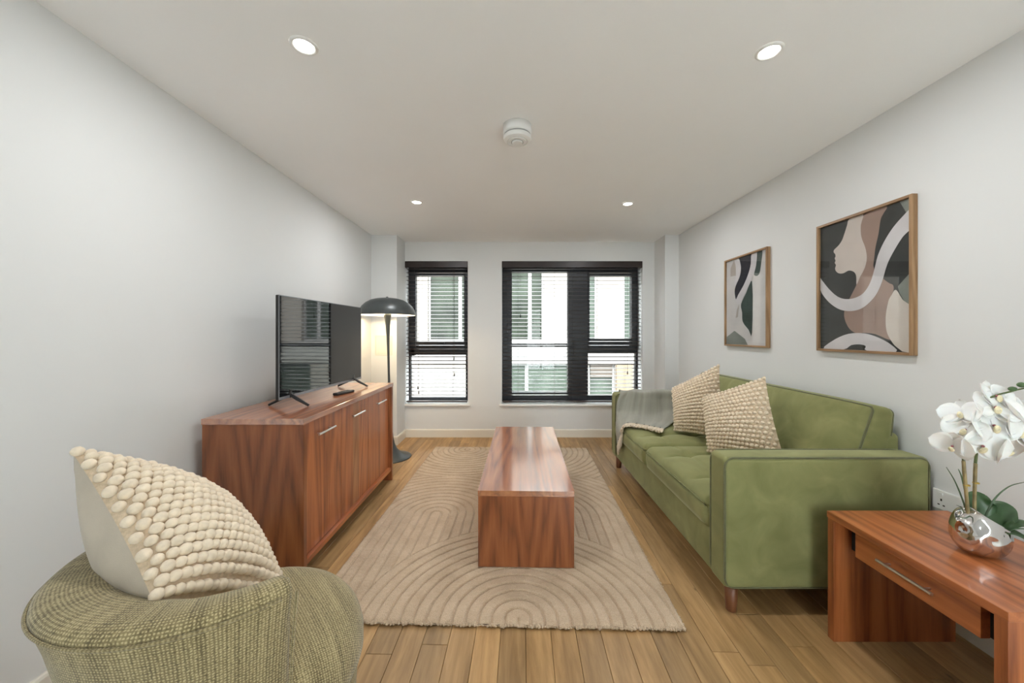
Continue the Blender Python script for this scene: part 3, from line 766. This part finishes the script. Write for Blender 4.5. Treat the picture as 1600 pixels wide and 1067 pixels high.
# ------------------------------------------------------------------ throw over the far arm
def throw():
    cols = [
     [(1.03, 3.598, .60), (1.03, 3.594, .72), (1.02, 3.52, .738), (1.00, 3.45, .735), (.965, 3.428, .66), (.950, 3.41, .55), (.940, 3.38, .44), (.938, 3.35, .33), (.938, 3.31, .235)],
     [(1.10, 3.598, .60), (1.10, 3.594, .725), (1.09, 3.52, .742), (1.07, 3.45, .736), (1.03, 3.43, .66), (1.005, 3.40, .560), (.952, 3.31, .500), (.936, 3.25, .435), (.938, 3.21, .355)],
     [(1.17, 3.598, .60), (1.17, 3.594, .725), (1.16, 3.52, .740), (1.15, 3.45, .737), (1.13, 3.435, .66), (1.10, 3.40, .560), (1.055, 3.29, .524), (1.005, 3.20, .518), (.952, 3.145, .497)],
     [(1.26, 3.598, .60), (1.26, 3.594, .725), (1.26, 3.52, .743), (1.25, 3.45, .738), (1.24, 3.435, .66), (1.22, 3.40, .545), (1.17, 3.27, .526), (1.12, 3.14, .520), (1.065, 3.06, .514)],
     [(1.40, 3.598, .60), (1.40, 3.594, .725), (1.40, 3.52, .745), (1.40, 3.45, .738), (1.39, 3.435, .66), (1.37, 3.39, .55), (1.29, 3.24, .520), (1.19, 3.08, .520), (1.125, 2.99, .514)],
     [(1.58, 3.598, .60), (1.58, 3.594, .725), (1.58, 3.52, .748), (1.58, 3.45, .742), (1.56, 3.43, .67), (1.52, 3.37, .56), (1.40, 3.20, .525), (1.25, 3.02, .522), (1.185, 2.92, .514)]]
    k = 8
    rows = [spline(c, k) for c in cols]; m = len(rows[0])
    G = [spline([r[j] for r in rows], k) for j in range(m)]; w = len(G[0])
    V, uv = [], []
    for j in range(m):
        for i in range(w):
            p = G[j][i].copy(); s = j/m
            f = .006*math.sin(i*.36+j*.16)*min(1, j/12)+.004*math.sin(i*.23-j*.31)
            p.z += f+.003; p.y -= (.010*abs(math.sin(i*.27+j*.03)))*(1 if 22 < j < 46 else 0)
            V.append(p); uv.append((i/w*.5, j/m*.9))
    F = [(j*w+i, j*w+i+1, (j+1)*w+i+1, (j+1)*w+i) for j in range(m-1) for i in range(w-1)]
    n0 = len(V)
    t = thing('throw_blanket', 'grey green woven throw with cream fringe draped over the far sofa arm', 'throw', (1.2, 3.4, .5))
    o = put('cloth', (V, F), 'throw_weave', t, smooth=True, uv=uv)
    md = o.modifiers.new('thickness', 'SOLIDIFY'); md.thickness = .005; md.offset = 1
    # fringe: twisted cream yarns along the hem, black blanket stitches behind it
    H0, H1 = G[-1], G[-4]; pr, st = [], []
    for i in range(0, w):
        for q in range(5):
            a = H0[min(i, w-1)].lerp(H0[min(i+1, w-1)], q/5); b_ = H1[min(i, w-1)].lerp(H1[min(i+1, w-1)], q/5)
            d = (a-b_).normalized(); L = .030+.018*random.random()
            j1 = Vector((random.random()-.5, random.random()-.5, random.random()-.2))*.014
            e = a+d*L+j1; e.z = max(e.z-.006, .20 if e.x < .96 else .500); e.x = e.x if e.z > .47 else min(e.x, .940)
            pr.append(tube([b_+Vector((0, 0, .006)), a.lerp(e, .35)+Vector((0, 0, .007))+j1*.4, e+Vector((0, 0, .004))], [.0055, .0068, .0038], 6))
        if i % 4 == 1:
            a = G[-5][i]+Vector((0, 0, .009)); b_ = G[-3][i]+Vector((0, 0, .010)); st.append(tube([a, b_], .0035, 6))
    put('fringe', join(*pr), 'fringe', t, smooth=True, kind='stuff')
    for s_ in st: put('stitch', s_, 'stitch', t)
throw()

# ------------------------------------------------------------------ tub armchair
CX, CY = -.80, 1.05
def armchair():
    t = thing('tub_armchair', 'rounded olive boucle tub armchair with wrap-around back', 'armchair', (CX, CY, 0))
    R0 = .345
    prof = [(.300, .0), (.318, .006), (.322, .15), (.330, .285), (.338, .300), (.3455, .318), (.346, .352), (.335, .392), (.312, .424), (.27, .446), (.20, .458), (.1, .463), (.004, .465)]
    n = 72; V, F = lathe(prof, CX, CY, n); base_n = 4
    def uvs(V): return [(math.atan2(v[1]-CY, v[0]-CX)*.35, v[2]) if math.hypot(v[0]-CX, v[1]-CY) > .30 else (v[0], v[1]) for v in V]
    b1 = lathe(prof[:4]+[(.30, .30)], CX, CY, n); put('base', b1, 'boucle', t, smooth=True, uv=[(math.atan2(v[1]-CY, v[0]-CX)*.33, v[2]) for v in b1[0]])
    b2 = lathe([(.28, .292)]+prof[4:], CX, CY, n); put('seat_cushion', b2, 'boucle', t, smooth=True, uv=[(v[0]*.7+v[1]*.7, v[1]*.7-v[0]*.7+v[2]*.8) for v in b2[0]])
    put('seat_seam', tube([(CX+.337*math.cos(2*PI*j/60), CY+.337*math.sin(2*PI*j/60), .298) for j in range(60)], .003, 6, True), 'boucle', t, smooth=True, uv=[(k//6*.035, k%6*.004) for k in range(6*61)])
    # shell: closed section swept round the back from arm tip to arm tip
    def section(q):
        # q 0..1 along the sweep; the back flares a little more than the arms
        fl = math.sin(PI*q)
        ro, zt = .352+.004*fl, .700
        w = .085+.085*min(1, fl*1.15)
        pts = [(.302, .03), (.306, .2), (.311-.006*fl, .38), (.322-.004*fl, .52), (.338, .62), (ro, zt-.012), (ro-.002, zt-.002), (ro-.012, zt+.008),
               (ro-.032, zt+.013), (ro-.60*w, zt+.010), (ro-.85*w, zt-.012), (ro-w, zt-.05), (ro-w-.008, .60), (ro-w-.012, .52), (ro-w-.012, .43), (ro-w-.012, .30), (ro-w-.01, .03)]
        return pts
    a0, a1 = math.radians(134), math.radians(328); m = 90; Rg = []; UV = []
    for i in range(m+1):
        q = i/m; a = a0+(a1-a0)*q
        sec = section(q); e = min(q, 1-q)*(a1-a0)*.33        # distance to the tip
        rr = []
        for (r, z) in sec:
            if e < .03:
                s = math.sqrt(max(0, 1-(1-e/.03)**2)); s = .25+.75*s
                rc = .30; r = rc+(r-rc)*s; z = z-(.022*(1-s))*(z/.7)
            rr.append((CX+r*math.cos(a), CY+r*math.sin(a), z))
        Rg.append(rr)
    V, F = rings(Rg); per = [0.]
    s0 = section(.5)
    for k in range(1, len(s0)): per.append(per[-1]+math.dist(s0[k], s0[k-1]))
    uv = [((a1-a0)*(i/m)*.33, per[k]) for i in range(m+1) for k in range(len(s0))]
    sh = put('shell', (V, F), 'boucle', t, smooth=True, uv=uv)
    P = []
    for i in range(3, m-2):
        a = a0+(a1-a0)*i/m; r = .3545+.004*math.sin(PI*i/m); P.append((CX+r*math.cos(a), CY+r*math.sin(a), .688))
    put('rim_piping', tube(P, .0036, 6), 'boucle', sh, smooth=True, uv=[(k//6*.011, k%6*.004) for k in range(6*len(P))])
    for a in (a0+.012, a1-.012):
        P = [(CX+r*math.cos(a), CY+r*math.sin(a), z) for r, z in ((.312, .06), (.314, .25), (.318, .4), (.330, .55), (.346, .66), (.349, .685))]
        P = spline(P, 8); put('arm_seam', tube(P, .0032, 6), 'boucle', sh, smooth=True, uv=[(k//6*.02, k%6*.004) for k in range(6*len(P))])
armchair()
cushion('cushion', 'large cream bobble knit cushion tipped on one corner in the olive armchair',
        [(-1.150, .955, .985), (-1.035, 1.24, .705), (-.665, 1.09, .485), (-.782, .80, .700)], .112, 19, .0140, front=-1, thick_back=1.45)

# ------------------------------------------------------------------ framed prints
A1 = {
'brown': [(535, 992), (773, 1000), (717, 930), (693, 827), (662, 736), (650, 665), (648, 580), (781, 476), (830, 454), (838, 419), (814, 374), (781, 330), (765, 237), (773, 142), (814, 78), (662, 119), (535, 129), (458, 125), (378, 158), (327, 218), (310, 278), (337, 343), (398, 417), (448, 477), (497, 542), (553, 617), (572, 677), (557, 741), (516, 823), (501, 914)],
'face': [(378, 1000), (531, 1000), (506, 925), (512, 836), (553, 754), (572, 677), (550, 605), (497, 542), (458, 489), (454, 553), (428, 588), (368, 606), (306, 593), (252, 597), (213, 617), (198, 642), (209, 668), (193, 688), (204, 703), (193, 725), (204, 737), (198, 758), (180, 774), (187, 794), (242, 819), (285, 851), (316, 899), (348, 958)],
'corner': [(893, 1000), (1000, 1000), (1000, 922), (954, 911)],
'sage': [(878, 438), (1000, 527), (1000, 278), (939, 332), (893, 391)],
'cream': [(862, 417), (924, 344), (1000, 273), (1000, 0), (878, 27), (814, 78), (773, 142), (765, 237), (789, 341), (822, 385)],
'band': [(1000, 927), (924, 896), (830, 836), (748, 757), (688, 672), (653, 580), (608, 487), (535, 419), (438, 391), (337, 389), (231, 416), (119, 486), (25, 565), (0, 583), (0, 490), (72, 413), (164, 352), (274, 309), (398, 294), (516, 308), (608, 352), (679, 408), (731, 487), (781, 599), (846, 683), (924, 761), (1000, 812)],
'arc': [(48, 0), (164, 64), (316, 112), (458, 128), (590, 119), (714, 89), (814, 49), (862, 0), (572, 0), (563, 32), (497, 43), (398, 35), (306, 0)]}
A2 = {
'beige': [(110, 909), (207, 999), (254, 917), (254, 809), (110, 812)],
'dark': [(331, 1000), (649, 1000), (635, 893), (580, 798), (466, 681), (301, 563), (254, 532), (223, 623), (254, 688), (346, 772), (386, 847), (377, 928)],
'ribbon': [(223, 1000), (331, 1000), (386, 913), (386, 847), (346, 772), (238, 689), (223, 731), (270, 821), (254, 917)],
'green1': [(783, 1000), (893, 1000), (873, 885), (822, 757), (711, 764), (757, 864)],
'green2': [(663, 700), (663, 132), (580, 171), (436, 264), (421, 370), (392, 463), (523, 585)],
'white': [(655, 1000), (775, 1000), (757, 864), (690, 760), (523, 598), (346, 466), (270, 531), (466, 681), (580, 798), (635, 893)],
'small': [(346, 466), (316, 321), (254, 309), (285, 402)],
'sage': [(0, 85), (223, 161), (495, 68), (566, 0), (0, 0)]}
def smooth_poly(p):
    q = [Vector((a, b_, 0)) for a, b_ in p]; out = []
    s = spline(q, 3, True)
    return [(min(1000, max(0, v.x)), min(1000, max(0, v.y))) for v in s]
def picture(label, y0, y1, z0, z1, bg, layers):
    t = thing('framed_print', label, 'picture', (WR, (y0+y1)/2, z0)); X = WR-.030; f = .014
    put('frame_side', bbox(X, WR-.001, y0, y0+f, z0, z1, .0015), 'oak_frame', t); put('frame_side', bbox(X, WR-.001, y1-f, y1, z0, z1, .0015), 'oak_frame', t)
    put('frame_rail', bbox(X, WR-.001, y0+f, y1-f, z0, z0+f, .0015), 'oak_frame_y', t); put('frame_rail', bbox(X, WR-.001, y0+f, y1-f, z1-f, z1, .0015), 'oak_frame_y', t)
    ya, yb, za, zb = y0+f, y1-f, z0+f, z1-f
    V, F, MI, mats = [], [], [], [bg]
    def poly(pts, x, m):
        if m not in mats: mats.append(m)
        o = len(V); V.extend([(x, yb-(yb-ya)*s/1000, za+(zb-za)*q/1000) for s, q in pts]); F.append(tuple(range(o, o+len(pts)))); MI.append(mats.index(m))
    xb = WR-.014; poly([(0, 0), (0, 1000), (1000, 1000), (1000, 0)], xb, bg)
    for i, (pts, m) in enumerate(layers): poly(smooth_poly(pts) if len(pts) > 5 else pts, xb-.00025*(i+1), m)
    put('print', (V, F, MI), mats, t)
    put('backing_board', box(xb+.0005, WR-.004, ya, yb, za, zb), 'print_beige', t)
    put('glazing', box(X+.006, X+.008, ya, yb, za, zb), 'picture_glass', t)
picture('oak framed abstract print with a pale face profile in curving bands', 1.7425, 2.293, 1.181, 1.950, 'print_black',
        [(A1['brown'], 'print_brown'), (A1['face'], 'print_face'), (A1['corner'], 'print_sage'), (A1['sage'], 'print_sage'), (A1['cream'], 'print_cream'), (A1['band'], 'print_white'), (A1['arc'], 'print_white')])
picture('oak framed abstract print of flowing pale and dark ribbons above the sofa throw', 2.741, 3.294, 1.180, 1.936, 'print_pale',
        [(A2['beige'], 'print_beige'), (A2['dark'], 'print_ink'), (A2['green1'], 'print_green'), (A2['green2'], 'print_green'), (A2['ribbon'], 'print_white'), (A2['white'], 'print_white'), (A2['small'], 'print_beige'), (A2['sage'], 'print_sage')])

# ------------------------------------------------------------------ orchid in a hammered silver bowl
def orchid():
    vx, vy, z0 = 1.600, 1.262, ZT2
    # vase: flattened ball cut by a slanting mouth, high on the left, low on the right
    n, m = 48, 22; Rg = []
    r0 = .076; zc = .066
    def surf(th, f, k=1.):
        # f 0..1 from foot to lip
        top = .116+.042*math.cos(th-PI*1.05)        # lip height
        z = .002+(top-.002)*f
        d = (z-zc)/(.080 if z < zc else .105); r = r0*math.sqrt(max(.02, 1-d*d))*k
        if f == 0: r = .035*k
        return (vx+1.02*r*math.cos(th), vy+.86*r*math.sin(th), z0+z)
    for i in range(m+1): Rg.append([surf(2*PI*j/n, (i/m)) for j in range(n)])
    for i in range(m, 5, -1): Rg.append([surf(2*PI*j/n, i/m, .94) for j in range(n)])
    pot = thing('orchid_pot', 'hammered silver bowl with a slanting rim on the side table', 'pot', (vx, vy, z0))
    put('bowl', rings(Rg), 'hammered_silver', pot, smooth=True)
    t = thing('orchid_plant', 'white artificial orchid with green leaves in the silver bowl', 'orchid', (vx, vy, z0+.07))
    put('moss', shift(move(ICO2, Matrix.Diagonal((.064, .054, .018, 1))), vx, vy, z0+.068), 'moss', t, smooth=True)
    # stems
    tops = []
    for bx, by, pts in ((-.035, .0, [(-.035, 0, .075), (-.045, .0, .19), (-.062, -.005, .32), (-.05, -.01, .45), (.0, -.02, .53), (.07, -.03, .56), (.125, -.035, .575)]),
                        (-.005, .01, [(-.005, .01, .075), (-.008, .008, .2), (-.015, .0, .31), (-.01, -.01, .40), (.03, -.03, .455), (.09, -.045, .465), (.14, -.05, .445)])):
        P = spline([(vx+a, vy+b_, z0+c) for a, b_, c in pts], 8)
        s = put('flower_stem', tube(P, [.0050-.0028*i/len(P) for i in range(len(P))], 8), 'green_stem', t, smooth=True); tops.append(P)
        c0 = spline([(vx+a-.010, vy+b_-.008, z0+c) for a, b_, c in pts[:3]], 6)
        put('bamboo_stake', tube(c0, .0048, 7), 'stem', t, smooth=True)
        q = c0[8]; put('gold_clip', tube([(q.x+.007*math.cos(k*PI/5)+.004, q.y+.007*math.sin(k*PI/5), q.z) for k in range(10)], .0022, 5, True), 'gold_clip', t, smooth=True)
    def petal(L, W, cup, n=8):
        V, F = [], []
        for i in range(n+1):
            s = i/n; w = W*(math.sin(PI*min(1, s*.93+.07))**.62)*(1 if s < .98 else .3)
            for j in range(7):
                u = j/3-1; V.append(Vector((u*w, s*L, cup*(s*s)*L*.55-.10*L*math.sin(PI*s)+.16*w*u*u)))
        for i in range(n):
            for j in range(6): F.append((i*7+j, i*7+j+1, (i+1)*7+j+1, (i+1)*7+j))
        return V, F
    big, small = petal(.052, .036, .5), petal(.050, .020, .4)
    def flower(c, d, roll, sc=1.):
        d = Vector(d).normalized(); u = d.cross(Vector((0, 0, 1))).normalized(); w = u.cross(d)
        B = Matrix((u, w, d)).transposed().to_4x4(); B.translation = Vector(c); B = B @ Matrix.Rotation(roll, 4, 'Z') @ Matrix.Scale(sc*1.14, 4)
        f = None
        for ang_, pt, dz in ((90, small, -.004), (215, small, -.004), (325, small, -.004), (8, big, .001), (172, big, .001)):
            o = put('petal', move(pt, B @ Matrix.Translation((0, 0, dz)) @ Matrix.Rotation(math.radians(ang_-90), 4, 'Z')), 'petal', t, smooth=True)
            md = o.modifiers.new('thickness', 'SOLIDIFY'); md.thickness = .0009
        o = put('lip', move(ICO2, B @ Matrix.Translation((0, -.010, .009)) @ Matrix.Rotation(.5, 4, 'X') @ Matrix.Diagonal((.007, .011, .005, 1))), 'petal_lip', t, smooth=True)
        put('throat', move(ICO1, B @ Matrix.Translation((0, .000, .006)) @ Matrix.Diagonal((.0032, .0032, .0045, 1))), 'petal_centre', o, smooth=True)
    FL = [((-.115, -.02, .375), (-.9, -.3, -.25), .2, .95), ((-.060, -.05, .385), (-.25, -.9, -.1), .1, 1.15), ((.015, -.055, .375), (.25, -.9, -.25), -.2, 1.1), ((.085, -.075, .385), (.45, -.9, .0), .1, 1.2),
          ((-.085, -.03, .430), (-.8, -.5, .4), .4, 1.0), ((-.03, -.055, .450), (-.2, -.9, .4), .0, 1.15), ((.04, -.065, .435), (.2, -.9, .3), .5, 1.1), ((.125, -.055, .435), (.7, -.6, .2), .2, 1.15),
          ((-.075, -.01, .480), (-.8, -.2, .6), -.3, .95), ((-.005, -.04, .505), (-.1, -.8, .6), .3, 1.15), ((.06, -.045, .495), (.4, -.8, .5), -.2, 1.05), ((.022, -.02, .540), (.1, -.8, .5), .1, 1.0), ((.115, -.02, .485), (.9, -.1, .4), .1, 1.05)]
    for c, d, rl, sc in FL: flower((vx+c[0], vy+c[1], z0+c[2]), d, rl, sc)
    for (a, b_, c, s) in ((.065, -.035, .568, .010), (.092, -.037, .582, .0105), (.132, -.037, .580, .009), (.145, -.050, .437, .012)):
        o = put('bud', shift(move(ICO2, Matrix.Diagonal((s*1.15, s, s*.85, 1))), vx+a, vy+b_, z0+c), 'bud', t, smooth=True)
    # broad leaves
    def leaf(P, W, tilt):
        C = spline([(vx+a, vy+b_, z0+c) for a, b_, c in P], 7); V, F = [], []; n = len(C)
        for i in range(n):
            s = i/(n-1); tn = (C[min(i+1, n-1)]-C[max(0, i-1)]).normalized(); sd = Matrix.Rotation(tilt, 3, tn) @ tn.cross(Vector((0, 0, 1))).normalized()
            up = sd.cross(tn); w = W*math.sin(PI*(.10+.90*s))**.6 if s < .995 else .002
            for j in range(7):
                u = j/3-1; V.append(C[i]+sd*(u*w)+up*(.22*w*u*u))
        for i in range(n-1):
            for j in range(6): F.append((i*7+j, i*7+j+1, (i+1)*7+j+1, (i+1)*7+j))
        o = put('leaf', (V, F), 'leaf', t, smooth=True); md = o.modifiers.new('thickness', 'SOLIDIFY'); md.thickness = .0016
    leaf([(.0, .01, .08), (.02, .02, .13), (.035, .025, .17), (.045, .02, .19)], .040, .9)
    leaf([(.02, .0, .08), (.05, .0, .12), (.075, -.01, .15), (.09, -.02, .165)], .040, .7)
    leaf([(.02, -.03, .08), (.06, -.05, .125), (.10, -.065, .125), (.12, -.07, .110)], .020, .1)
    leaf([(.0, -.03, .08), (.03, -.05, .10), (.055, -.07, .09), (.06, -.075, .075)], .022, .1)
    def blade(P, r=.0035):
        C = spline([(vx+a, vy+b_, z0+c) for a, b_, c in P], 6); n = len(C)
        put('grass_blade', tube(C, [r*(1-.8*i/n) for i in range(n)], 5), 'grass_leaf', t, smooth=True)
    blade([(-.03, 0, .08), (-.055, 0, .17), (-.085, 0, .245), (-.115, 0, .295)]); blade([(-.03, 0, .08), (-.05, -.005, .18), (-.068, -.005, .26), (-.080, -.005, .29)], .0042)
    blade([(-.03, 0, .08), (-.04, .0, .17), (-.05, .0, .24)]); blade([(.0, 0, .08), (.03, -.01, .18), (.07, -.02, .235), (.11, -.03, .255)], .0038)
    blade([(-.03, -.01, .09), (-.055, -.02, .135), (-.09, -.03, .135), (-.125, -.03, .145)], .003); blade([(.03, -.02, .08), (.08, -.05, .11), (.13, -.075, .085), (.175, -.09, .06)], .003)
    blade([(.03, -.02, .08), (.08, -.04, .115), (.12, -.055, .105), (.14, -.06, .10)], .003); blade([(-.04, 0, .09), (-.06, 0, .15), (-.08, 0, .165)], .0025)
orchid()

# ================================================================== ACROSS THE STREET
struct('ground', box(-30, 30, -30, 40, -4.2, -4.0), 'bounce_paving')
BY = 11.0
bld = thing('brick_building', 'pale brick building with tall windows across the street', 'building', (0, BY, -4))
WIN = [(-2.56, -.80, 1.06, 3.5, (-1.60,)), (-.60, .92, 1.06, 3.5, (.50,)), (1.70, 2.52, 1.06, 3.5, ()), (3.30, 4.7, 1.06, 3.5, (4.2,)), (-5.2, -3.6, 1.06, 3.5, (-4.4,)), (6.2, 7.6, 1.06, 3.5, (6.9,))]
LOW = [(-.9, 1.75, -1.6, .38, (.4,)), (2.25, 3.05, -1.6, .38, ()), (4.4, 6.0, -1.6, .38, ())]
xs = sorted({-16., 16.} | {w[0] for w in WIN+LOW} | {w[1] for w in WIN+LOW}); zs = [-4., -1.6, .38, 1.06, 3.5, 4.3]
cells = []
for i in range(len(xs)-1):
    for j in range(len(zs)-1):
        cx, cz = (xs[i]+xs[i+1])/2, (zs[j]+zs[j+1])/2
        if not any(w[0] < cx < w[1] and w[2] < cz < w[3] for w in WIN+LOW): cells.append(box(xs[i], xs[i+1], BY, BY+.4, zs[j], zs[j+1]))
put('wall', join(*cells), 'facade_brick', bld)
put('roof', box(-16.2, 16.2, BY-.2, BY+8, 4.3, 4.5), 'facade_band', bld)
put('stone_band', bbox(-16, 16, BY-.06, BY, .40, .98, .01), 'facade_band', bld)
for (a, b_, c, d, mul) in WIN+LOW:
    low = c < 0; fw = .06
    fr = [box(a, a+fw, BY+.12, BY+.2, c, d), box(b_-fw, b_, BY+.12, BY+.2, c, d), box(a+fw, b_-fw, BY+.12, BY+.2, c, c+fw), box(a+fw, b_-fw, BY+.12, BY+.2, d-fw, d)]
    fr += [box(x-.05, x+.05, BY+.11, BY+.2, c+fw, d-fw) for x in mul]
    wn = put('window', join(*fr), 'outside_frame', bld)
    ed = [a+fw]+list(mul)+[b_-fw]
    for k in range(len(ed)-1):
        put('glass', box(ed[k], ed[k+1], BY+.15, BY+.17, c+fw, d-fw), 'outside_glass_green' if (low or a > 1.6) else 'outside_glass', wn)
    if not low: put('window_sill', bbox(a-.05, b_+.05, BY-.09, BY+.12, c-.07, c, .01), 'facade_band', bld)
for k in range(7): put('louvre_slat', box(2.32, 2.98, BY+.06, BY+.1, -.02+k*.055, .02+k*.055), 'louvre', bld)
put('beige_pier', bbox(3.06, 3.55, BY-.10, BY-.005, -4, .38, .01), 'facade_beige', bld)
rail = thing('balcony_rail', 'dark grey guard rail outside the tall opening window', 'rail', (.33, 4.865, .41))
put('top_bar', bbox(-.13, .84, 4.845, 4.885, 1.110, 1.160, .008), 'frame_metal', rail)
for x in (-.125, .835): put('bracket', bbox(x-.012, x+.012, 4.835, 4.895, 1.10, 1.17, .003), 'frame_metal', rail)
put('glass_sheet', box(-.10, .80, 4.862, 4.872, .45, 1.110), 'window_glass', rail)
